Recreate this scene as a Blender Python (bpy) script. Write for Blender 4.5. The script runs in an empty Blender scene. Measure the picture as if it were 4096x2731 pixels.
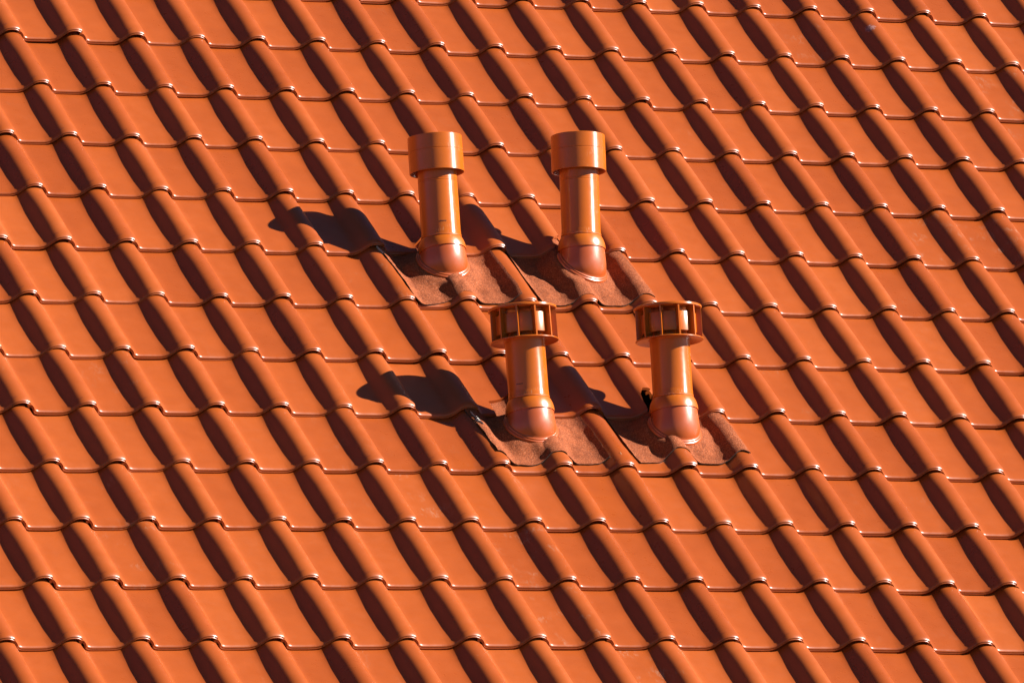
import bpy, bmesh, math, random
from mathutils import Vector, Matrix, noise

random.seed(7)
scene = bpy.context.scene
COL = scene.collection

# ------------------------------------------------------------------ units and frames
W = 0.239            # cover width of one tile in metres (all roof coordinates below are in tile widths)
GA = 1.4423          # gauge: visible tile length / tile width
PITCH = math.radians(45)
EAVE_Z = 9.0         # height of the roof frame's origin above the ground
cp, sp = math.cos(PITCH), math.sin(PITCH)
ROOF = Matrix(((1, 0, 0), (0, cp, -sp), (0, sp, cp)))       # columns: along eave, up the slope, normal
ORIG = Vector((0, 0, EAVE_Z))


def rw(u, v, h):                                             # roof coords (tile widths) -> world
    return ORIG + ROOF @ Vector((u * W, v * W, h * W))


# ------------------------------------------------------------------ camera
CR = Matrix(((0.913778, -0.32812, 0.239471), (-0.016406, 0.559231, 0.82885), (-0.405882, -0.761314, 0.50563)))
cam_d = bpy.data.cameras.new('camera')
cam_d.sensor_width = 36.0
cam_d.lens = 38000 / 4096 * 36.0
cam_d.clip_start = 1.0
cam_d.clip_end = 5000
cam = bpy.data.objects.new('camera', cam_d)
COL.objects.link(cam)
camrot = ROOF @ CR.transposed()
cam.matrix_world = Matrix.Translation(rw(-52.03965, -115.43386, 71.36066)) @ camrot.to_4x4()
scene.camera = cam

# ------------------------------------------------------------------ sky and sun
SUN_ROOF = Vector((1.23, 0.018, 1.0)).normalized()
SUN = (ROOF @ SUN_ROOF).normalized()
elev = math.asin(SUN.z)
rot = math.atan2(SUN.x, SUN.y)
world = bpy.data.worlds.new('World')
scene.world = world
world.use_nodes = True
nt = world.node_tree
nt.nodes.clear()
sky = nt.nodes.new('ShaderNodeTexSky')
sky.sky_type = 'NISHITA'
sky.sun_disc = False
sky.sun_elevation = elev
sky.sun_rotation = rot
sky.air_density = 0.30
sky.ozone_density = 3.0
sky.dust_density = 0.05
bg = nt.nodes.new('ShaderNodeBackground')
bg.inputs['Strength'].default_value = 0.05
wo = nt.nodes.new('ShaderNodeOutputWorld')
nt.links.new(sky.outputs[0], bg.inputs[0])
nt.links.new(bg.outputs[0], wo.inputs[0])
sun_d = bpy.data.lights.new('sun', 'SUN')
sun_d.energy = 5.0
sun_d.angle = math.radians(0.5)
sun_d.color = (1.0, 0.955, 0.87)
sun = bpy.data.objects.new('sun', sun_d)
COL.objects.link(sun)
sun.rotation_euler = SUN.to_track_quat('Z', 'Y').to_euler()
sun.location = (12, -6, 25)
scene.view_settings.view_transform = 'Standard'
scene.view_settings.look = 'None'
scene.view_settings.gamma = 1.0
scene.view_settings.exposure = 1.50
scene.view_settings.use_curve_mapping = False


# ------------------------------------------------------------------ materials
def new_mat(name):
    m = bpy.data.materials.new(name)
    m.use_nodes = True
    t = m.node_tree
    b = t.nodes['Principled BSDF']
    return m, t, b


def N(t, kind, **kw):
    n = t.nodes.new(kind)
    for k, v in kw.items():
        setattr(n, k, v)
    return n


def ramp(t, src, stops):
    r = N(t, 'ShaderNodeValToRGB')
    e = r.color_ramp.elements
    while len(e) < len(stops):
        e.new(0.5)
    for i, (p, c) in enumerate(stops):
        e[i].position = p
        e[i].color = c if len(c) == 4 else (*c, 1)
    t.links.new(src, r.inputs[0])
    return r.outputs[0]


def noise_tex(t, vec, scale, detail=3, rough=0.55, dist=0.0):
    n = N(t, 'ShaderNodeTexNoise')
    n.inputs['Scale'].default_value = scale
    n.inputs['Detail'].default_value = detail
    n.inputs['Roughness'].default_value = rough
    n.inputs['Distortion'].default_value = dist
    t.links.new(vec, n.inputs['Vector'])
    return n.outputs[0]


def math_n(t, op, a, b=None, clamp=False):
    n = N(t, 'ShaderNodeMath', operation=op, use_clamp=clamp)
    for i, x in enumerate((a, b)):
        if x is None:
            continue
        if isinstance(x, (int, float)):
            n.inputs[i].default_value = x
        else:
            t.links.new(x, n.inputs[i])
    return n.outputs[0]


def mix_c(t, fac, a, b, mode='MIX'):
    n = N(t, 'ShaderNodeMix', data_type='RGBA', blend_type=mode)
    for i, x in ((0, fac), (6, a), (7, b)):
        if isinstance(x, (int, float)):
            n.inputs[i].default_value = x
        elif isinstance(x, tuple):
            n.inputs[i].default_value = (*x, 1)
        else:
            t.links.new(x, n.inputs[i])
    return n.outputs[2]


def mat_tile():
    m, t, b = new_mat('glazed_clay')
    tc = N(t, 'ShaderNodeTexCoord')
    oi = N(t, 'ShaderNodeObjectInfo')
    sep = N(t, 'ShaderNodeSeparateColor')
    t.links.new(oi.outputs['Color'], sep.inputs[0])
    off = N(t, 'ShaderNodeVectorMath', operation='MULTIPLY_ADD')
    rnd = N(t, 'ShaderNodeCombineXYZ')
    for i in range(3):
        t.links.new(oi.outputs['Random'], rnd.inputs[i])
    t.links.new(rnd.outputs[0], off.inputs[0])
    off.inputs[1].default_value = (37.0, 19.0, 53.0)
    t.links.new(tc.outputs['Object'], off.inputs[2])
    vec = off.outputs[0]
    # batch-to-batch tone of each fired tile and faint mottling of the engobe
    tone = ramp(t, oi.outputs['Random'], [(0.0, (0.255, 0.0490, 0.0082)), (0.45, (0.280, 0.0555, 0.0090)), (0.8, (0.291, 0.058, 0.0088)), (1.0, (0.305, 0.063, 0.0098))])
    mot = noise_tex(t, vec, 9.0, 4)
    tone = mix_c(t, 1.0, tone, ramp(t, mot, [(0.3, (0.93, 0.92, 0.90)), (0.7, (1.05, 1.06, 1.08))]), 'MULTIPLY')
    grain = noise_tex(t, vec, 900.0, 2)
    tone = mix_c(t, 1.0, tone, ramp(t, grain, [(0.3, (0.95, 0.94, 0.93)), (0.7, (1.05, 1.06, 1.07))]), 'MULTIPLY')
    # pale scuffs: elongated scratches inside patches, amount per tile in object colour R
    mp = N(t, 'ShaderNodeMapping')
    mp.inputs['Scale'].default_value = (1.0, 0.35, 1.0)
    mp.inputs['Rotation'].default_value = (0, 0, 0.7)
    t.links.new(vec, mp.inputs[0])
    patch = ramp(t, noise_tex(t, vec, 11.0, 2), [(0.54, (0, 0, 0)), (0.68, (1, 1, 1))])
    scr = ramp(t, noise_tex(t, mp.outputs[0], 75.0, 5, 0.7, 1.2), [(0.5, (0, 0, 0)), (0.66, (1, 1, 1))])
    sc = math_n(t, 'MULTIPLY', patch, scr)
    sc = math_n(t, 'MULTIPLY', sc, sep.outputs[0], True)
    # sparse tiny specks everywhere
    vor = N(t, 'ShaderNodeTexVoronoi', feature='F1')
    vor.inputs['Scale'].default_value = 26.0
    t.links.new(vec, vor.inputs['Vector'])
    sep2 = N(t, 'ShaderNodeSeparateColor')
    t.links.new(vor.outputs['Color'], sep2.inputs[0])
    dot = math_n(t, 'LESS_THAN', vor.outputs['Distance'], 0.035)
    pick = math_n(t, 'GREATER_THAN', sep2.outputs[0], 0.95)
    dot = math_n(t, 'MULTIPLY', dot, pick)
    fac = math_n(t, 'MAXIMUM', math_n(t, 'MULTIPLY', sc, 0.45), math_n(t, 'MULTIPLY', dot, 0.5))
    colr = mix_c(t, fac, tone, (0.34, 0.22, 0.15))
    # brown-violet crusty blotch, only where object colour G is set
    dv = N(t, 'ShaderNodeVectorMath', operation='DISTANCE')
    t.links.new(tc.outputs['Object'], dv.inputs[0])
    dv.inputs[1].default_value = (0.655 * W, 0.98 * W, 0.17 * W)
    rad = math_n(t, 'ADD', dv.outputs['Value'], math_n(t, 'MULTIPLY', math_n(t, 'SUBTRACT', noise_tex(t, vec, 90, 4), 0.5), 0.03))
    blob = ramp(t, rad, [(0.014, (1, 1, 1)), (0.024, (0, 0, 0))])
    bl = math_n(t, 'MULTIPLY', blob, sep.outputs[1], True)
    speck = ramp(t, noise_tex(t, vec, 260, 3), [(0.42, (0.16, 0.055, 0.06)), (0.62, (0.50, 0.30, 0.27))])
    colr = mix_c(t, math_n(t, 'MULTIPLY', bl, 0.8), colr, speck)
    t.links.new(colr, b.inputs['Base Color'])
    rr = ramp(t, noise_tex(t, vec, 30.0, 4), [(0.3, (0.29,) * 3), (0.7, (0.39,) * 3)])
    rr = math_n(t, 'ADD', rr, math_n(t, 'MULTIPLY', fac, 0.3))
    rr = math_n(t, 'ADD', rr, math_n(t, 'MULTIPLY', math_n(t, 'SUBTRACT', oi.outputs['Random'], 0.5), 0.10))
    t.links.new(rr, b.inputs['Roughness'])
    b.inputs['Specular IOR Level'].default_value = 0.46
    bp = N(t, 'ShaderNodeBump')
    bp.inputs['Strength'].default_value = 0.06
    bp.inputs['Distance'].default_value = 0.0006
    t.links.new(grain, bp.inputs['Height'])
    bp2 = N(t, 'ShaderNodeBump')
    bp2.inputs['Strength'].default_value = 0.10
    bp2.inputs['Distance'].default_value = 0.004
    t.links.new(noise_tex(t, vec, 16.0, 2), bp2.inputs['Height'])
    t.links.new(bp.outputs[0], bp2.inputs['Normal'])
    t.links.new(bp2.outputs[0], b.inputs['Normal'])
    return m


def mat_plastic(name, c, rough, scuff=0.25, vary=0.06, drawn=0.0):
    m, t, b = new_mat(name)
    tc = N(t, 'ShaderNodeTexCoord')
    v = tc.outputs['Object']
    lo = tuple(x * (1 - vary) for x in c)
    hi = tuple(min(1, x * (1 + vary)) for x in c)
    tone = ramp(t, noise_tex(t, v, 14, 4), [(0.3, lo), (0.7, hi)])
    mp = N(t, 'ShaderNodeMapping')
    mp.inputs['Scale'].default_value = (1.0, 1.0, 0.25)
    t.links.new(v, mp.inputs[0])
    scr = math_n(t, 'MULTIPLY', ramp(t, noise_tex(t, v, 17, 2), [(0.58, (0, 0, 0)), (0.70, (1, 1, 1))]),
                 ramp(t, noise_tex(t, mp.outputs[0], 160, 4, 0.7), [(0.55, (0, 0, 0)), (0.66, (1, 1, 1))]))
    scr = math_n(t, 'MULTIPLY', scr, scuff)
    t.links.new(mix_c(t, scr, tone, (0.55, 0.37, 0.26)), b.inputs['Base Color'])
    t.links.new(math_n(t, 'ADD', ramp(t, noise_tex(t, v, 40, 3), [(0.3, (rough - 0.04,) * 3), (0.7, (rough + 0.05,) * 3)]), scr),
                b.inputs['Roughness'])
    b.inputs['Specular IOR Level'].default_value = 0.6
    if drawn:                                            # fine turning marks of an extruded pipe stretch its highlight lengthwise
        tg = N(t, 'ShaderNodeTangent', direction_type='RADIAL', axis='Z')
        t.links.new(tg.outputs[0], b.inputs['Tangent'])
        b.inputs['Anisotropic'].default_value = drawn
        b.inputs['Anisotropic Rotation'].default_value = 0.25
    bp = N(t, 'ShaderNodeBump')
    bp.inputs['Strength'].default_value = 0.05
    bp.inputs['Distance'].default_value = 0.003
    t.links.new(noise_tex(t, v, 12, 2), bp.inputs['Height'])
    t.links.new(bp.outputs[0], b.inputs['Normal'])
    return m


def mat_granule():
    m, t, b = new_mat('mineral_granules')
    tc = N(t, 'ShaderNodeTexCoord')
    v = tc.outputs['Object']
    vor = N(t, 'ShaderNodeTexVoronoi')
    vor.inputs['Scale'].default_value = 430
    t.links.new(v, vor.inputs['Vector'])
    sep = N(t, 'ShaderNodeSeparateColor')
    t.links.new(vor.outputs['Color'], sep.inputs[0])
    c = ramp(t, sep.outputs[0], [(0.0, (0.09, 0.020, 0.008)), (0.25, (0.20, 0.046, 0.012)), (0.8, (0.28, 0.066, 0.018)), (1.0, (0.38, 0.13, 0.06))])
    big = ramp(t, noise_tex(t, v, 22, 4, 0.65), [(0.3, (0.80, 0.76, 0.74)), (0.7, (1.08, 1.06, 1.05))])
    t.links.new(mix_c(t, 1.0, c, big, 'MULTIPLY'), b.inputs['Base Color'])
    b.inputs['Roughness'].default_value = 0.92
    b.inputs['Specular IOR Level'].default_value = 0.25
    bp = N(t, 'ShaderNodeBump')
    bp.inputs['Strength'].default_value = 0.55
    bp.inputs['Distance'].default_value = 0.0022
    t.links.new(math_n(t, 'ADD', vor.outputs['Distance'], noise_tex(t, v, 300, 3)), bp.inputs['Height'])
    t.links.new(bp.outputs[0], b.inputs['Normal'])
    return m


def mat_plain(name, c, rough, c2=None, scale=60, metal=0.0):
    m, t, b = new_mat(name)
    tc = N(t, 'ShaderNodeTexCoord')
    c2 = c2 or tuple(x * 0.7 for x in c)
    t.links.new(ramp(t, noise_tex(t, tc.outputs['Object'], scale, 4), [(0.35, c2), (0.65, c)]), b.inputs['Base Color'])
    b.inputs['Roughness'].default_value = rough
    b.inputs['Metallic'].default_value = metal
    return m


M_TILE = mat_tile()
M_PIPE = mat_plastic('orange_pipe_plastic', (0.395, 0.084, 0.004), 0.32, 0.35, drawn=0.8)
M_COLLAR = mat_plastic('orange_collar_plastic', (0.41, 0.086, 0.003), 0.31, 0.25)
M_HOOD = mat_plastic('red_brown_hood_plastic', (0.36, 0.064, 0.011), 0.33, 0.12)
M_GRAN = mat_granule()
M_BITU = mat_plain('bitumen_edge', (0.030, 0.026, 0.024), 0.55, (0.012, 0.010, 0.010), 220)
M_FOIL = mat_plain('pale_foil', (0.42, 0.40, 0.37), 0.45, (0.24, 0.22, 0.20), 90)
M_UNDER = mat_plain('underlay_membrane', (0.035, 0.030, 0.028), 0.8)
M_GRASS = mat_plain('mown_grass', (0.065, 0.095, 0.028), 0.9, (0.040, 0.065, 0.018), 0.6)
M_STRAW = mat_plain('dry_straw', (0.62, 0.50, 0.32), 0.7, (0.40, 0.30, 0.18), 120)
M_INK = mat_plain('black_print', (0.015, 0.012, 0.012), 0.5)


# ------------------------------------------------------------------ helpers
def link(name, me, parent=None, loc=None):
    o = bpy.data.objects.new(name, me)
    COL.objects.link(o)
    if parent:
        o.parent = parent
    if loc is not None:
        o.location = loc
    return o


def mesh_from(name, verts, faces, mats, smooth=True, fmat=None, angle=None):
    me = bpy.data.meshes.new(name)
    me.from_pydata([tuple(v) for v in verts], [], faces)
    for m in (mats if isinstance(mats, (list, tuple)) else [mats]):
        me.materials.append(m)
    bm = bmesh.new()
    bm.from_mesh(me)
    bmesh.ops.recalc_face_normals(bm, faces=bm.faces)
    bm.to_mesh(me)
    bm.free()
    if fmat:
        for p, i in zip(me.polygons, fmat):
            p.material_index = i
    if smooth:
        for p in me.polygons:
            p.use_smooth = True
        if angle:
            me.set_sharp_from_angle(angle=math.radians(angle))
    me.update()
    return me


def interp(pts, x):
    """smooth cubic through (x, y) points"""
    if x <= pts[0][0]:
        return pts[0][1]
    if x >= pts[-1][0]:
        return pts[-1][1]
    for i in range(len(pts) - 1):
        x0, y0 = pts[i]
        x1, y1 = pts[i + 1]
        if x <= x1:
            def tang(j):
                if j <= 0 or j >= len(pts) - 1:
                    k = min(max(j, 0), len(pts) - 2)
                    return (pts[k + 1][1] - pts[k][1]) / (pts[k + 1][0] - pts[k][0])
                a = (pts[j][1] - pts[j - 1][1]) / (pts[j][0] - pts[j - 1][0])
                b = (pts[j + 1][1] - pts[j][1]) / (pts[j + 1][0] - pts[j][0])
                return 0.0 if a * b <= 0 else 2 * a * b / (a + b)
            hh = x1 - x0
            s = (x - x0) / hh
            return ((2 * s**3 - 3 * s**2 + 1) * y0 + (s**3 - 2 * s**2 + s) * hh * tang(i)
                    + (-2 * s**3 + 3 * s**2) * y1 + (s**3 - s**2) * hh * tang(i + 1))


def sstep(a, b, x):
    x = min(1, max(0, (x - a) / (b - a)))
    return x * x * (3 - 2 * x)


# ------------------------------------------------------------------ the tile
PROF = [(-0.165, 0.096), (-0.125, 0.110), (-0.098, 0.107), (-0.07, 0.079), (-0.04, 0.047), (-0.012, 0.022), (0.02, 0.007), (0.05, 0.0015), (0.085, 0.0),
        (0.20, 0.0), (0.34, 0.0), (0.40, 0.002), (0.44, 0.006), (0.48, 0.014), (0.515, 0.029), (0.55, 0.055), (0.585, 0.088), (0.62, 0.122),
        (0.65, 0.147), (0.685, 0.166), (0.73, 0.178), (0.775, 0.182), (0.82, 0.178), (0.855, 0.168), (0.885, 0.154), (0.902, 0.144)]
TILT = 0.082 / GA
T0 = 0.074


def roll_fac(v):
    return 1.05 - 0.11 * (1 - sstep(0.0, 0.45, v)) - 0.12 * sstep(GA - 0.60, GA + 0.04, v)


def prof(u, v):
    p = interp(PROF, u)
    if u > 0.3:
        p *= roll_fac(v)
        q = (u - 0.50) / 0.125
        if abs(q) < 1:
            p += 0.0125 * (1 - q * q) ** 2 * (1 - sstep(0.0, 0.28, v))      # fuller foot of the roll at the nose
    return p


def thick(u):
    if u < 0.02:
        return 0.060 - 0.026 * sstep(-0.10, -0.06, u) + (T0 - 0.034) * sstep(-0.055, 0.01, u)
    if u > 0.4:
        return T0 - 0.029 * sstep(0.45, 0.62, u)
    return T0


def tile_section(us, v, inset):
    """closed cross-section at distance v from the nose; the top is drawn in by inset (share of thickness)"""
    top, bot = [], []
    for u in us:
        p = prof(u, v)
        e = 0.004
        sl = (prof(u + e, v) - prof(u - e, v)) / (2 * e)
        if u > 0.895:
            sl = -0.62
        if u < -0.15:
            sl = 0.3
        ln = math.hypot(1, sl)
        nx, nz = -sl / ln, 1 / ln
        t = thick(u)
        ins = inset * sstep(-0.06, -0.005, u)
        flare = 0.019 * sstep(0.46, 0.74, u) * (1 - sstep(0.0, 0.30, v))      # the roll swells into a thick rim at the nose
        tt = t + flare
        top.append((u + nx * (flare - tt * ins), p + nz * (flare - tt * ins)))
        bot.append((u - nx * t, p - nz * t))
    # rounded right lip
    a, b = top[-1], bot[-1]
    th = math.hypot(a[0] - b[0], a[1] - b[1])
    lip = []
    for k in (0.25, 0.5, 0.75):
        mx, mz = a[0] + (b[0] - a[0]) * k, a[1] + (b[1] - a[1]) * k
        bul = math.sin(math.pi * k) * th * 0.34
        lip.append((mx + bul * 0.85, mz - bul * 0.53))
    return top + lip + bot[::-1]


def tile_mesh(name, us, stations):
    verts, faces = [], []
    ns = 0
    for v, ins in stations:
        sec = tile_section(us, max(v, 0), ins)
        ns = len(sec)
        sag = 0.006 * (1 - sstep(0, 0.25, v))
        for (u, z) in sec:
            vv = v * (1 + 1.0 * sstep(0.5, 0.70, u)) if v < 0.06 else v        # the rim of the roll is rounder than that of the pan
            verts.append((u * W, vv * W, (z + T0 - TILT * v - sag) * W))
    for i in range(len(stations) - 1):
        for j in range(ns):
            k = (j + 1) % ns
            a = i * ns
            faces.append((a + j, a + k, a + ns + k, a + ns + j))
    # nose and head caps as strips between top and bottom
    n = len(us)
    m = len(stations) - 1
    for base in (0, m * ns):
        for j in range(n - 1):
            faces.append((base + j, base + j + 1, base + ns - 2 - j, base + ns - 1 - j))
        # lip end
        faces.append((base + n - 1, base + n, base + n + 1, base + n + 2, base + n + 3))
    me = mesh_from(name, verts, faces, M_TILE, True, None, 50)
    return me


US_HI = [-0.165, -0.14, -0.118, -0.10, -0.082, -0.065, -0.05, -0.035, -0.024, -0.014, -0.005, 0.004, 0.015, 0.03, 0.05, 0.12, 0.22, 0.32, 0.40,
         0.42, 0.44, 0.46, 0.475, 0.50, 0.525, 0.55, 0.575, 0.60, 0.625, 0.65, 0.675, 0.70, 0.725, 0.75, 0.775, 0.80, 0.825, 0.85, 0.87,
         0.888, 0.902]
US_LO = [-0.165, -0.10, -0.05, -0.014, 0.015, 0.05, 0.36, 0.42, 0.47, 0.52, 0.57, 0.62, 0.67, 0.72, 0.77, 0.82, 0.87, 0.902]
HEAD = GA + 0.30
ST_HI = [(0.005, 0.985), (0.001, 0.94), (-0.002, 0.84), (-0.002, 0.73), (0.001, 0.64), (0.006, 0.585), (0.0065, 0.545), (0.003, 0.49), (0.003, 0.40), (0.007, 0.285),
         (0.014, 0.18), (0.024, 0.09), (0.037, 0.03), (0.054, 0.0), (0.11, 0.0), (0.14, 0.0), (0.17, 0.0), (0.20, 0.0), (0.26, 0.0), (0.32, 0.0),
         (0.40, 0.0), (0.5, 0.0), (0.9, 0.0), (1.0, 0.0), (1.15, 0.0), (1.25, 0.0), (1.35, 0.0), (1.45, 0.0), (HEAD, 0.0)]
ST_LO = [(0.0, 0.9), (0.004, 0.57), (0.02, 0.28), (0.09, 0.0), (0.2, 0.0), (0.36, 0.0), (1.0, 0.0), (1.25, 0.0), (HEAD, 0.0)]
ME_TILE = tile_mesh('roof_tile', US_HI, ST_HI)
ME_TILE_LO = tile_mesh('roof_tile_outer', US_LO, ST_LO)

# slow drift of the laid courses (the rows on this roof are not perfectly straight)
CU = [-0.007475, 0.005389, 0.030108, 0.000904, -0.052931, 0.006506, 0.081604, -0.025328, -0.079593, 0.076533]
CV = [0.021221, -0.056866, 0.007541, 0.063395, 0.029627, 0.016482, -0.072685, -0.071772, 0.093328, -0.032085]


def drift(c, r):
    a = min(1.25, max(-1.05, (c - 5) / 10))
    b = min(1.05, max(-1.1, (-r + 5) / 6))
    k, du, dv = 0, 0.0, 0.0
    for i in range(4):
        for j in range(4 - i):
            m = a**i * b**j
            du += CU[k] * m
            dv += CV[k] * m
            k += 1
    cl = lambda x: max(-0.09, min(0.09, x))
    return cl(du), cl(dv)


def grid(u, rowv):                 # nominal (column, row) position -> drifted roof coords
    du, dv = drift(u, -rowv)
    return u + du, rowv * GA + dv


# ------------------------------------------------------------------ roof, one top-level thing
ru0, ru1, rv0, rv1 = -16.5, 30.5, -21 * GA, 10 * GA
roof_me = mesh_from('roof', [(x * W, y * W, z * W) for z in (-0.30, -0.42) for x, y in ((ru0, rv0), (ru1, rv0), (ru1, rv1), (ru0, rv1))],
                    [(0, 1, 2, 3), (7, 6, 5, 4), (0, 4, 5, 1), (1, 5, 6, 2), (2, 6, 7, 3), (3, 7, 4, 0)], M_UNDER, False)
roof = link('roof', roof_me)
roof.matrix_world = Matrix.Translation(ORIG) @ ROOF.to_4x4()
roof['label'] = 'steep roof slope of glossy orange clay tiles laid in even rows'
roof['category'] = 'roof'

# notches cut in the course above each vent, as outlines (column, row)
NOTCH = {
    4: [([(4.50, -4.30), (4.48, -3.86), (4.70, -3.76), (5.02, -3.78), (5.22, -3.92), (5.24, -4.30)], (4, 5)),
        ([(6.70, -4.30), (6.72, -3.86), (6.90, -3.74), (7.25, -3.76), (7.50, -3.92), (7.52, -4.30)], (6, 7))],
    7: [([(4.235, -7.30), (4.255, -6.72), (4.60, -6.66), (4.96, -6.70), (5.15, -6.80), (5.17, -7.30)], (4, 5)),
        ([(6.64, -7.30), (6.66, -6.86), (6.68, -6.72), (6.76, -6.62), (7.02, -6.58), (7.30, -6.70), (7.42, -6.84), (7.44, -7.30)], (6, 7))],
    8: [([(6.58, -7.12), (6.60, -6.55), (7.40, -6.55), (7.42, -7.12)], (6, 7))],
}
# tiles that sit a little off: (row, col): (rot about normal deg, lift, slide u, slide v)
ODD = {(3, 8): (-1.5, 0.016, 0.0, -0.012), (6, -1): (0.3, 0.012, 0.0, 0.0), (7, -3): (0.6, 0.012, 0.0, -0.01), (4, 5): (0.0, 0.01, 0.0, -0.01),
       (5, 4): (0.5, 0.012, 0.0, -0.01), (6, 3): (-0.4, 0.012, 0.0, -0.01), (8, 6): (0.2, 0.012, 0, 0), (11, 6): (0.2, 0.01, 0, 0),
       (10, 5): (0.2, 0.010, 0, 0), (7, 0): (-0.2, 0.006, 0, 0)}
SCUFF = {(9, 2): 1.0, (10, 3): 1.0, (11, 3): 0.9, (12, 4): 1.0, (8, 1): 0.4, (7, -2): 0.5, (9, -3): 0.5, (10, -3): 0.7, (4, 13): 0.7, (4, 14): 0.9,
         (7, 9): 0.5, (1, 16): 0.8, (11, 9): 0.3, (9, 10): 0.3, (2, 16): 0.5, (5, 3): 0.4, (12, 0): 0.4, (0, 13): 0.5}


def tile_matrix(r, c, rng):
    du, dv = drift(c, r)
    rz, lift, su, sv = ODD.get((r, c), (0, 0, 0, 0))
    rz = math.radians(rz + rng.gauss(0, 0.16))
    # follow the local direction of the course
    d2u, d2v = drift(c + 0.5, r)
    d1u, d1v = drift(c - 0.5, r)
    rz += math.atan2(d2v - d1v, 1.0)
    loc = Vector(((c + du + su + rng.gauss(0, 0.004)) * W, (-r * GA + dv + sv + rng.gauss(0, 0.005)) * W, (lift + abs(rng.gauss(0, 0.0045))) * W))
    return Matrix.Translation(loc) @ Matrix.Rotation(rz, 4, 'Z') @ Matrix.Rotation(rng.gauss(0, 0.0026), 4, 'X') @ Matrix.Rotation(rng.gauss(0, 0.006), 4, 'Y')


def project(p):
    q = camrot.transposed() @ (p - cam.location)
    return 0.5 + 9.2773 * q.x / -q.z, 0.5 + 9.2773 * (4096 / 2731) * q.y / -q.z


def in_view(r, c):
    best = False
    for uu in (-0.1, 0.5, 0.95):
        for vv in (0.0, 0.5 * GA, GA):
            x, y = project(rw(c + uu, -r * GA + vv, 0.1))
            if -0.012 < x < 1.012 and -0.012 < y < 1.012:
                best = True
    return best


def cut_tile(base_me, mw, outline):
    """tile with a notch sawn out for the pipe"""
    bm = bmesh.new()
    lo, hi = [], []
    for (a, b) in outline:
        gu, gv = grid(a, b)
        lo.append(bm.verts.new((gu * W, gv * W, -0.28 * W)))
        hi.append(bm.verts.new((gu * W, gv * W, 0.9 * W)))
    n = len(lo)
    bm.faces.new(lo[::-1])
    bm.faces.new(hi)
    for i in range(n):
        bm.faces.new((lo[i], lo[(i + 1) % n], hi[(i + 1) % n], hi[i]))
    bmesh.ops.recalc_face_normals(bm, faces=bm.faces)
    cme = bpy.data.meshes.new('cutter')
    bm.to_mesh(cme)
    bm.free()
    co = bpy.data.objects.new('cutter', cme)
    COL.objects.link(co)
    to = bpy.data.objects.new('cut', base_me)
    COL.objects.link(to)
    to.matrix_world = mw
    md = to.modifiers.new('b', 'BOOLEAN')
    md.operation = 'DIFFERENCE'
    md.object = co
    md.solver = 'MANIFOLD'
    bpy.context.view_layer.update()
    dg = bpy.context.evaluated_depsgraph_get()
    me = bpy.data.meshes.new_from_object(to.evaluated_get(dg))
    bpy.data.objects.remove(to)
    bpy.data.objects.remove(co)
    bpy.data.meshes.remove(cme)
    for p in me.polygons:
        p.use_smooth = True
    me.set_sharp_from_angle(angle=math.radians(45))
    me.name = 'cut_roof_tile'
    return me


outer = []
count = 0
for r in range(-7, 21):
    for c in range(-15, 30):
        rng = random.Random(r * 1000 + c * 7 + 5)
        mx = tile_matrix(r, c, rng)
        if not in_view(r, c):
            outer.append(mx)
            continue
        me = ME_TILE
        name = 'roof_tile'
        for outline, cols in NOTCH.get(r, ()):
            if c in cols:
                me = cut_tile(ME_TILE, mx, outline)
                name = 'cut_roof_tile'
        o = link(name, me, roof)
        o.matrix_basis = mx
        o.color = (SCUFF.get((r, c), 0.12 if rng.random() < 0.25 else 0.0), 1.0 if (r, c) == (0, 14) else 0.0, 0, 1)
        count += 1
print('tiles in view', count)
ov, of = [], []
src_v = [v.co.copy() for v in ME_TILE_LO.vertices]
src_f = [tuple(p.vertices) for p in ME_TILE_LO.polygons]
for mx in outer:
    b0 = len(ov)
    ov.extend(mx @ v for v in src_v)
    of.extend(tuple(i + b0 for i in f) for f in src_f)
ome = bpy.data.meshes.new('outer_tiles')
ome.from_pydata([tuple(v) for v in ov], [], of)
ome.materials.append(M_TILE)
for p in ome.polygons:
    p.use_smooth = True
ome.set_sharp_from_angle(angle=math.radians(50))
oo = link('outer_tiles', ome, roof)
oo['kind'] = 'stuff'
oo.color = (0, 0, 0, 1)

# ------------------------------------------------------------------ ground far below
g = mesh_from('ground', [(-2500, -2500, 0), (2500, -2500, 0), (2500, 2500, 0), (-2500, 2500, 0)], [(0, 1, 2, 3)], M_GRASS, False)
go = link('ground', g)
go['kind'] = 'structure'
go['label'] = 'level mown grass around the house'


# ------------------------------------------------------------------ roof vents
def frame(d, ref):
    d = d.normalized()
    x = (ref - d * ref.dot(d)).normalized()
    return x, d.cross(x), d


def lathe(name, pts, center, axis, mat, parent, seg=72, angle=35, close=False):
    """pts: (radius, height) in tile widths"""
    x, y, d = frame(axis, Vector((1, 0, 0)))
    verts, faces = [], []
    n = len(pts)
    for k in range(seg):
        a = 2 * math.pi * k / seg
        for (r, h) in pts:
            verts.append(center + (x * math.cos(a) * r + y * math.sin(a) * r + d * h) * W)
    for k in range(seg):
        k2 = (k + 1) % seg
        for i in range(n if close else n - 1):
            j = (i + 1) % n
            faces.append((k * n + i, k2 * n + i, k2 * n + j, k * n + j))
    # weld points on the axis
    me = mesh_from(name, verts, faces, mat, True, None, angle)
    bm = bmesh.new()
    bm.from_mesh(me)
    bmesh.ops.remove_doubles(bm, verts=bm.verts, dist=1e-6)
    bmesh.ops.recalc_face_normals(bm, faces=bm.faces)
    bm.to_mesh(me)
    bm.free()
    for p in me.polygons:
        p.use_smooth = True
    me.set_sharp_from_angle(angle=math.radians(angle))
    return link(name, me, parent)


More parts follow.
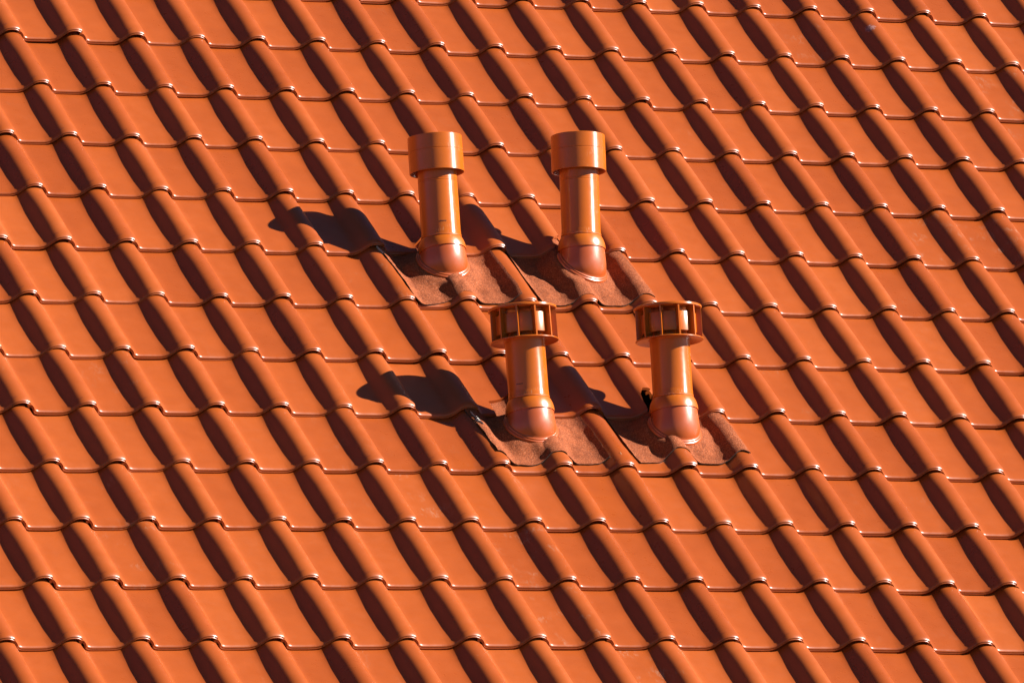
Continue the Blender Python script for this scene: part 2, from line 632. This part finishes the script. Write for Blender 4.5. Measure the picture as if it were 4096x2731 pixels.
UPR = ROOF.transposed() @ Vector((0, 0, 1))                # world up in roof coords
CAM_RIGHT_W = ROOF @ Vector(CR[0])
NW = ROOF @ Vector((0, 0, 1))
VW = ROOF @ Vector((0, 1, 0))
UW = ROOF @ Vector((1, 0, 0))


def tile_top(u, rowv, row):
    """height of the tile surface of one course at nominal column u and row coordinate"""
    v = (rowv + row) * GA
    x = u - math.floor(u)
    if x > 0.902:
        x -= 1
    s = 0.0
    for k in (-0.05, -0.025, 0.0, 0.025, 0.05):
        xx = x + k
        if xx > 0.902:
            xx -= 1
        p = prof(xx, max(v, 0))
        if x < 0.1:                                   # stretch over the lip gap instead of dropping into it
            p = max(p, interp([(-0.11, 0.14), (-0.04, 0.085), (0.03, 0.022), (0.09, 0.0)], xx) if xx < 0.09 else 0)
        s += p
    return max(s / 5, prof(x, max(v, 0))) + T0 - TILT * v


def flashing(spec, parent, base):
    row = spec['row']
    L, Rr, B = spec['left'], spec['right'], spec['bottom']
    top_row = -row + 1 + spec.get('tuck', 0.24)
    nu, nv = 110, 76
    rng = random.Random(spec['seed'])
    pu, pv, ph = spec['base']
    cu, cvv = pu, pv
    verts, faces, fm = [], [], []
    TH = 0.020
    tops, bots = [], []
    for i in range(nu + 1):
        s = i / nu
        rowt, rowb = [], []
        ub = L[1] + (Rr[1] - L[1]) * s
        vb = interp(B, ub) + 0.006 * noise.noise(Vector((ub * 9, spec['seed'], 0))) + 0.003 * noise.noise(Vector((ub * 40, spec['seed'], 0)))
        for j in range(nv + 1):
            t = j / nv
            rv = vb + (top_row - vb) * t
            f = (rv + row) / 1.0
            lu = interp(L[2], f) if len(L) > 2 else L[1] + (L[0] - L[1]) * f
            ru = interp(Rr[2], f) if len(Rr) > 2 else Rr[1] + (Rr[0] - Rr[1]) * f
            lu += 0.010 * noise.noise(Vector((rv * 5, spec['seed'] + 3, 1))) + 0.004 * noise.noise(Vector((rv * 25, spec['seed'] + 3, 1)))
            ru += 0.010 * noise.noise(Vector((rv * 5, spec['seed'] + 7, 1)))
            u = lu + (ru - lu) * s
            h = tile_top(u, rv, row)
            # raised seat round the hood
            dx, dy = (u - cu), (rv - cvv) * GA
            d = math.hypot(dx, dy)
            seat = ph - 0.012 + spec['tilt'] * dx - spec.get('tiltv', 0) * dy
            k = 1 - sstep(0.38, 0.38 + spec['skirt'] * (1 + 0.35 * noise.noise(Vector((dx * 3, dy * 3, spec['seed'])))), d)
            k *= 1 - sstep(-row + 0.94, -row + 1.01, rv)
            hh = h + 0.030 + max(0, seat - h - 0.030) * k
            wob = noise.noise(Vector((u * 3.1, rv * 4.3, spec['seed'] * 1.7))) * 0.020 + noise.noise(Vector((u * 7, rv * 10, spec['seed']))) * 0.010
            edge = min(1, t * 6) * (1 - sstep(0.65, 0.85, t))
            hh += max(-0.008, wob) * (0.25 + 0.75 * edge) * (1 - 0.8 * k)
            hh += spec.get('curl', 0) * sstep(0.12, 0.0, t)
            for (bu, bv, br, bh) in spec.get('bumps', ()):
                q = math.hypot((u - bu) / br, (rv - bv) * GA / br)
                if q < 1:
                    hh += bh * (1 - q * q) ** 2
            gu, gv = grid(u, rv)
            p = rw(gu, gv, hh) - base
            q = rw(gu, gv, hh - TH) - base
            rowt.append(len(verts))
            verts.append(p)
            rowb.append(len(verts))
            verts.append(q)
        tops.append(rowt)
        bots.append(rowb)
    for i in range(nu):
        for j in range(nv):
            faces.append((tops[i][j], tops[i + 1][j], tops[i + 1][j + 1], tops[i][j + 1]))
            fm.append(0)
            faces.append((bots[i][j + 1], bots[i + 1][j + 1], bots[i + 1][j], bots[i][j]))
            fm.append(1)
        for j in (0, nv):
            faces.append((tops[i][j], bots[i][j], bots[i + 1][j], tops[i + 1][j]))
            fm.append(1)
    for j in range(nv):
        for i, mi in ((0, 1), (nu, spec['right_edge'])):
            faces.append((tops[i][j], tops[i][j + 1], bots[i][j + 1], bots[i][j]))
            fm.append(mi)
    me = mesh_from('flashing_sheet', verts, faces, [M_GRAN, M_BITU, M_FOIL], True, fm, 50)
    fo = link('flashing_sheet', me, parent)
    fo['label'] = 'granule-coated brown flashing sheet moulded over the tile rolls'
    return fo


def ring_loft(name, rings, mat, parent, angle=35):
    n = len(rings[0])
    verts, faces = [], []
    for r in rings:
        verts.extend(r)
    for i in range(len(rings) - 1):
        for j in range(n):
            k = (j + 1) % n
            faces.append((i * n + j, i * n + k, (i + 1) * n + k, (i + 1) * n + j))
    return link(name, mesh_from(name, verts, faces, mat, True, None, angle), parent)


def circle(center, axis, r, n=72):
    x, y, d = frame(axis, UW)
    return [center + (x * math.cos(2 * math.pi * k / n) + y * math.sin(2 * math.pi * k / n)) * r * W for k in range(n)]


def make_vent(spec):
    pu, pv, ph = spec['base']
    gu, gv = grid(pu, pv)
    base = rw(gu, gv, ph)
    root = bpy.data.objects.new('vent_pipe', None)
    COL.objects.link(root)
    root.empty_display_size = 0.1
    root.location = base
    root['label'] = spec['label']
    root['category'] = 'vent pipe'
    root['group'] = spec['group']
    O = Vector((0, 0, 0))
    up = (Vector((0, 0, 1)) - CAM_RIGHT_W * spec['lean']).normalized()
    nrm = (NW - UW * spec['tilt'] + VW * spec.get('tiltv', 0)).normalized()
    hr = spec['hr']                              # height of the collar's top ring over the base
    cR, hRr = 0.362, 0.346
    C = O + up * (hr - 0.028 - math.sqrt(cR**2 - 0.300**2)) * W
    d = (up + VW * spec['slant']).normalized()
    # --- hood: from the flange on the sheet up into the ball of the collar
    A = circle(C, d, hRr)
    Bc = O + nrm * 0.055 * W
    Bq = circle(Bc, nrm, 0.368)
    rings = []
    # hidden part inside the collar
    for ang in (60, 40, 20):
        a = math.radians(ang)
        rings.append(circle(C + d * math.sin(a) * hRr * W, d, hRr * math.cos(a)))
    S = 14
    for i in range(S + 1):
        s = i / S
        rg = []
        for pA, pB in zip(A, Bq):
            L = (pA - pB).length
            rad = (pB - Bc).normalized()
            tA = -d * L * 1.1
            tB = (-nrm + rad * 0.22) * L * 0.9
            h0, h1, h2, h3 = 2*s**3 - 3*s**2 + 1, s**3 - 2*s**2 + s, -2*s**3 + 3*s**2, s**3 - s**2
            rg.append(pA * h0 + tA * h1 + pB * h2 + tB * h3)
        rings.append(rg)
    for r, h in ((0.378, 0.048), (0.388, 0.044), (0.392, 0.036), (0.394, 0.028), (0.404, 0.022), (0.412, 0.016), (0.416, 0.004), (0.418, -0.03)):
        rings.append(circle(O + nrm * h * W, nrm, r))
    hood = ring_loft('hood', rings, M_HOOD, root, 40)
    hood['label'] = 'red-brown satin swivel hood at the foot of the pipe'
    # --- collar: ball shell cut on a slant
    rings = []
    seg = 72
    top_h = math.sqrt(cR**2 - 0.300**2)
    x, y, dd = frame(up, UW)
    for i in range(13):
        rg = []
        for k in range(seg):
            a = 2 * math.pi * k / seg
            hor = x * math.cos(a) + y * math.sin(a)
            # polar angle where the slanted plane through C cuts this meridian
            lo = math.atan2(-hor.dot(d), up.dot(d)) - 0.05
            hi = math.asin(top_h / cR)
            ph_ = hi + (lo - hi) * i / 12
            rg.append(C + (hor * math.cos(ph_) + up * math.sin(ph_)) * cR * W)
        rings.append(rg)
    ins = [[p + (C - p) * 0.045 for p in rg] for rg in rings]
    ctop = C + up * top_h * W
    full = [circle(ctop + up * 0.028 * W, up, 0.290), circle(ctop + up * 0.028 * W, up, 0.302), circle(ctop + up * 0.022 * W, up, 0.306),
            circle(ctop + up * 0.004 * W, up, 0.306)] + rings + ins[::-1][:8]
    ring_loft('collar', full, M_COLLAR, root, 32)
    # --- pipe
    P0 = O + up * (hr - 0.06) * W
    pl = spec['pipe'] + 0.06
    R0 = 0.296
    pts = [(R0 + 0.003, 0.0), (R0 + 0.003, 0.105), (R0 + 0.001, 0.112), (R0, 0.118), (R0, pl - 0.155), (R0 - 0.004, pl - 0.150), (R0 - 0.004, pl - 0.142),
           (R0, pl - 0.138), (R0, pl - 0.125), (R0 - 0.004, pl - 0.121), (R0 - 0.004, pl - 0.114), (R0 - 0.001, pl - 0.110), (R0 - 0.001, pl + 0.03)]
    if spec['cage']:
        pts = [(R0 + 0.003, 0.0), (R0 + 0.003, 0.115), (R0 + 0.001, 0.122), (R0, 0.130), (R0, 0.16), (R0, pl - 0.03), (R0 + 0.008, pl - 0.012),
               (R0 + 0.016, pl - 0.001), (R0 + 0.004, pl + 0.03), (R0, pl + 0.12), (R0 - 0.02, pl + 0.12), (R0 - 0.02, pl - 0.2)]
    pipe = lathe('pipe', pts, P0, up, M_PIPE, root, 96, 30)
    if spec.get('mark') is not None:
        # row of tiny black print blocks on the pipe
        vd = (camrot @ Vector((0, 0, 1)))
        fwd = (vd - up * vd.dot(up)).normalized()
        side = up.cross(fwd)
        mv, mf = [], []
        ang0, hh = spec['mark']
        for b in range(5):
            aw = 0.030 if b in (0, 4) else 0.024
            a0 = ang0 + b * 0.074
            corners = [(a0, -0.006), (a0 + 0.03 + aw - 0.03, -0.0085), (a0 + 0.03 + aw, 0.0075), (a0 + 0.004, 0.0085)]
            i0 = len(mv)
            for q in (0.0, 0.0015):
                for (a, z) in corners:
                    rr = R0 + 0.0012 + q
                    mv.append(P0 + (fwd * math.cos(a) * rr + side * math.sin(a) * rr + up * (hh + z)) * W)
            mf += [(i0 + 4, i0 + 5, i0 + 6, i0 + 7), (i0, i0 + 3, i0 + 2, i0 + 1)] + [(i0 + k, i0 + (k + 1) % 4, i0 + 4 + (k + 1) % 4, i0 + 4 + k) for k in range(4)]
        mo = link('print_mark', mesh_from('print_mark', mv, mf, M_INK, False), pipe)
        mo['label'] = 'tiny row of black printed blocks on the pipe'
    T = P0 + up * pl * W                       # underside level of the cap
    if not spec['cage']:
        rc, hc = 0.412, 0.552
        pts = [(0.298, 0.30), (rc - 0.020, 0.30), (rc - 0.018, 0.012), (rc - 0.012, 0.0), (rc - 0.003, 0.0), (rc, 0.004), (rc, 0.312), (rc - 0.005, 0.316),
               (rc - 0.005, 0.324), (rc - 0.001, 0.328), (rc - 0.003, hc - 0.006), (rc - 0.007, hc), (rc - 0.016, hc), (rc - 0.018, hc - 0.06), (0.30, hc - 0.06), (0.0, hc - 0.06)]
        cap = lathe('cap', pts, T, up, M_PIPE, root, 96, 30)
        cap['label'] = 'wide cylindrical cap with a groove round its middle'
    else:
        R = 0.503
        ht = 0.488
        lathe('lower_disc', [(R0 + 0.004, 0.0), (0.40, -0.012), (R - 0.01, -0.030), (R, -0.024), (R + 0.001, -0.014), (R - 0.008, -0.006), (0.42, 0.004), (R0 + 0.004, 0.016)],
              T, up, M_PIPE, root, 96, 30, True)
        top = lathe('top_disc', [(0.0, ht - 0.035), (0.30, ht - 0.035), (0.31, ht - 0.050), (0.40, ht - 0.050), (0.41, ht - 0.040), (R - 0.012, ht - 0.046), (R - 0.002, ht - 0.040), (R + 0.002, ht - 0.024),
                                 (R - 0.002, ht - 0.010), (R - 0.02, ht), (0.25, ht + 0.02), (0.0, ht + 0.028)], T, up, M_PIPE, root, 96, 30)
        lathe('inner_drum', [(0.405, 0.075), (0.411, 0.072), (0.414, 0.078), (0.412, 0.355), (0.408, 0.362), (0.400, 0.362), (0.396, 0.355), (0.396, 0.08)], T, up, M_PIPE, root, 96, 30, True)
        vd = (camrot @ Vector((0, 0, 1)))
        fwd = (vd - up * vd.dot(up)).normalized()
        side = up.cross(fwd)                   # to the viewer's right
        nf = 11
        for k in range(nf):
            a = math.radians(spec['fin0'] + 360 / nf * k)
            dr = fwd * math.cos(a) + side * math.sin(a)
            tg = up.cross(dr)
            th = 0.0115
            fv, ff = [], []
            prof_f = [(0.345, -0.002), (0.486, -0.016), (0.493, -0.012), (0.489, ht - 0.040), (0.345, ht - 0.040)]
            for sgn in (-1, 1):
                for (r, h) in prof_f:
                    fv.append(T + (dr * r + up * h + tg * sgn * th) * W)
            n = len(prof_f)
            ff = [tuple(range(n))[::-1], tuple(range(n, 2 * n))] + [(i, (i + 1) % n, n + (i + 1) % n, n + i) for i in range(n)]
            link('fin', mesh_from('fin', fv, ff, M_PIPE, False), root)
    flashing(spec, root, base)
    for (u0, r0, u1, r1, wd, hgt, sd) in spec.get('foil', ()):
        fv, ff = [], []
        n = 12
        for i in range(n + 1):
            s = i / n
            u = u0 + (u1 - u0) * s
            rv = r0 + (r1 - r0) * s
            ww = wd * (0.35 + 0.9 * abs(noise.noise(Vector((s * 4.2, sd, 2))))) * math.sin(math.pi * min(0.97, max(0.03, s)))**0.4
            for k, (off, hz) in enumerate(((0.02, 0.012), (-ww * 0.5, 0.024), (-ww, 0.006), (-ww, -0.004), (0.02, -0.004))):
                uu = u + off + 0.010 * noise.noise(Vector((s * 6, sd, k)))
                a, b = grid(uu, rv)
                fv.append(rw(a, b, tile_top(uu, rv, spec['row']) + hz * hgt) - base)
        m = 5
        for i in range(n):
            for k in range(m):
                k2 = (k + 1) % m
                ff.append((i * m + k, i * m + k2, (i + 1) * m + k2, (i + 1) * m + k))
        ff += [tuple(range(m))[::-1], tuple(n * m + k for k in range(m))]
        fo = link('foil_strip', mesh_from('foil_strip', fv, ff, M_FOIL, True, None, 40), root)
        fo['label'] = 'crumpled pale foil showing at the sheet edge'
    return root


VENTS = [
    dict(row=5, base=(4.709, -4.307, 0.20), lean=0.005, hr=0.404, pipe=0.962, cage=False, tilt=0.0, slant=0.36, seed=1, skirt=0.34, mark=(-0.02, 0.24),
         left=(3.80, 3.90), right=(5.66, 5.70), right_edge=2, curl=0.0,
         bottom=[(3.80, -4.93), (3.92, -4.95), (4.05, -5.00), (4.40, -4.96), (4.62, -4.93), (4.75, -4.90), (4.88, -4.92), (5.0, -4.96), (5.40, -4.95), (5.60, -4.92), (5.75, -4.89)],
         bumps=[(4.60, -4.72, 0.16, 0.035)],
         foil=[(3.78, -3.99, 3.83, -4.16, 0.035, 1.6, 3.0), (3.87, -4.27, 3.885, -4.40, 0.05, 0.5, 9.0)],
         label='left vent pipe of the upper pair, with a plain cylindrical cap', group='vent pipes with plain caps'),
    dict(row=5, base=(7.007, -4.313, 0.20), lean=-0.030, hr=0.476, pipe=0.965, cage=False, tilt=-0.24, slant=0.12, seed=2, skirt=0.30, mark=None,
         left=(5.92, 6.08), right=(7.80, 7.90), right_edge=1,
         bottom=[(5.9, -4.90), (6.05, -4.93), (6.30, -4.97), (6.50, -4.96), (6.68, -4.92), (6.85, -4.91), (7.0, -4.95), (7.35, -4.95), (7.6, -4.90), (7.75, -4.88), (7.92, -4.92)],
         bumps=[(6.66, -4.66, 0.16, 0.03), (7.36, -4.5, 0.18, 0.02)],
         label='right vent pipe of the upper pair, with a plain cylindrical cap', group='vent pipes with plain caps'),
    dict(row=8, base=(4.587, -7.329, 0.20), lean=0.013, hr=0.438, pipe=0.845, cage=True, fin0=-10, tilt=0.0, slant=0.18, tuck=0.40, seed=3, skirt=0.34, mark=(-0.60, 0.22),
         left=(3.69, 3.80), right=(5.57, 5.60), right_edge=2,
         bottom=[(3.7, -7.82), (3.85, -7.83), (4.0, -7.90), (4.33, -7.91), (4.50, -7.88), (4.70, -7.82), (4.85, -7.82), (5.0, -7.88), (5.40, -7.87), (5.62, -7.82)],
         bumps=[(4.55, -7.66, 0.15, 0.035)],
         foil=[(3.75, -7.06, 3.78, -7.20, 0.03, 1.8, 5.0), (3.775, -7.19, 3.80, -7.34, 0.075, 2.6, 6.0)],
         label='left vent pipe of the lower pair, with a finned cage cowl', group='vent pipes with finned cowls'),
    dict(row=8, base=(6.915, -7.326, 0.20), lean=-0.005, hr=0.488, pipe=0.845, cage=True, fin0=-14, tilt=-0.06, slant=0.20, tuck=0.0, seed=4, skirt=0.30, mark=None,
         left=(5.98, 6.13), right=(7.82, 7.88), right_edge=1, curl=0.012,
         bottom=[(5.98, -7.84), (6.13, -7.85), (6.42, -7.84), (6.60, -7.78), (6.75, -7.74), (6.88, -7.745), (7.0, -7.84), (7.32, -7.85), (7.55, -7.82), (7.75, -7.77), (7.92, -7.81)],
         bumps=[(6.70, -7.60, 0.24, 0.055), (7.4, -7.55, 0.2, 0.02)],
         label='right vent pipe of the lower pair, with a finned cage cowl', group='vent pipes with finned cowls'),
]
for spec in VENTS:
    make_vent(spec)


# ------------------------------------------------------------------ straws caught on the tile noses
def straw(u, rowv, h, du, dv, dh, label, rad=0.0045):
    gu, gv = grid(u, rowv)
    pts = []
    for i in range(7):
        s = i / 6
        b = 0.035 * math.sin(s * math.pi)
        pts.append(rw(gu + du * s + b, gv + dv * s, h + dh * s + b * 0.4))
    verts, faces = [], []
    for i, p in enumerate(pts):
        t = (pts[min(i + 1, 6)] - pts[max(i - 1, 0)]).normalized()
        x, y, _ = frame(t, Vector((0.3, 0.2, 0.9)))
        for k in range(6):
            a = k * math.pi / 3
            verts.append(p + (x * math.cos(a) + y * math.sin(a)) * rad * W * (1 - 0.5 * i / 6) - pts[0])
    for i in range(6):
        for k in range(6):
            faces.append((i * 6 + k, i * 6 + (k + 1) % 6, i * 6 + 6 + (k + 1) % 6, i * 6 + 6 + k))
    faces += [tuple(range(6))[::-1], tuple(range(36, 42))]
    o = link('straw', mesh_from('straw', verts, faces, M_STRAW, True), None, pts[0])
    o['label'] = label
    o['category'] = 'straw'
    o['group'] = 'bits of straw on the tiles'


straw(5.72, -8.03, 0.10, 0.02, 0.30, 0.16, 'thin dry straw standing between the two lower flashing sheets', 0.0055)
straw(4.52, -8.0, 0.02, 0.10, -0.06, 0.12, 'tuft-like straw under the tile nose below the left lower vent')
straw(7.60, -4.0, 0.10, 0.10, -0.02, 0.07, 'pale straw on the tile nose right of the upper right vent')
straw(4.62, -2.98, 0.06, 0.10, 0.03, 0.06, 'short straw at the tile nose left of the upper left pipe')
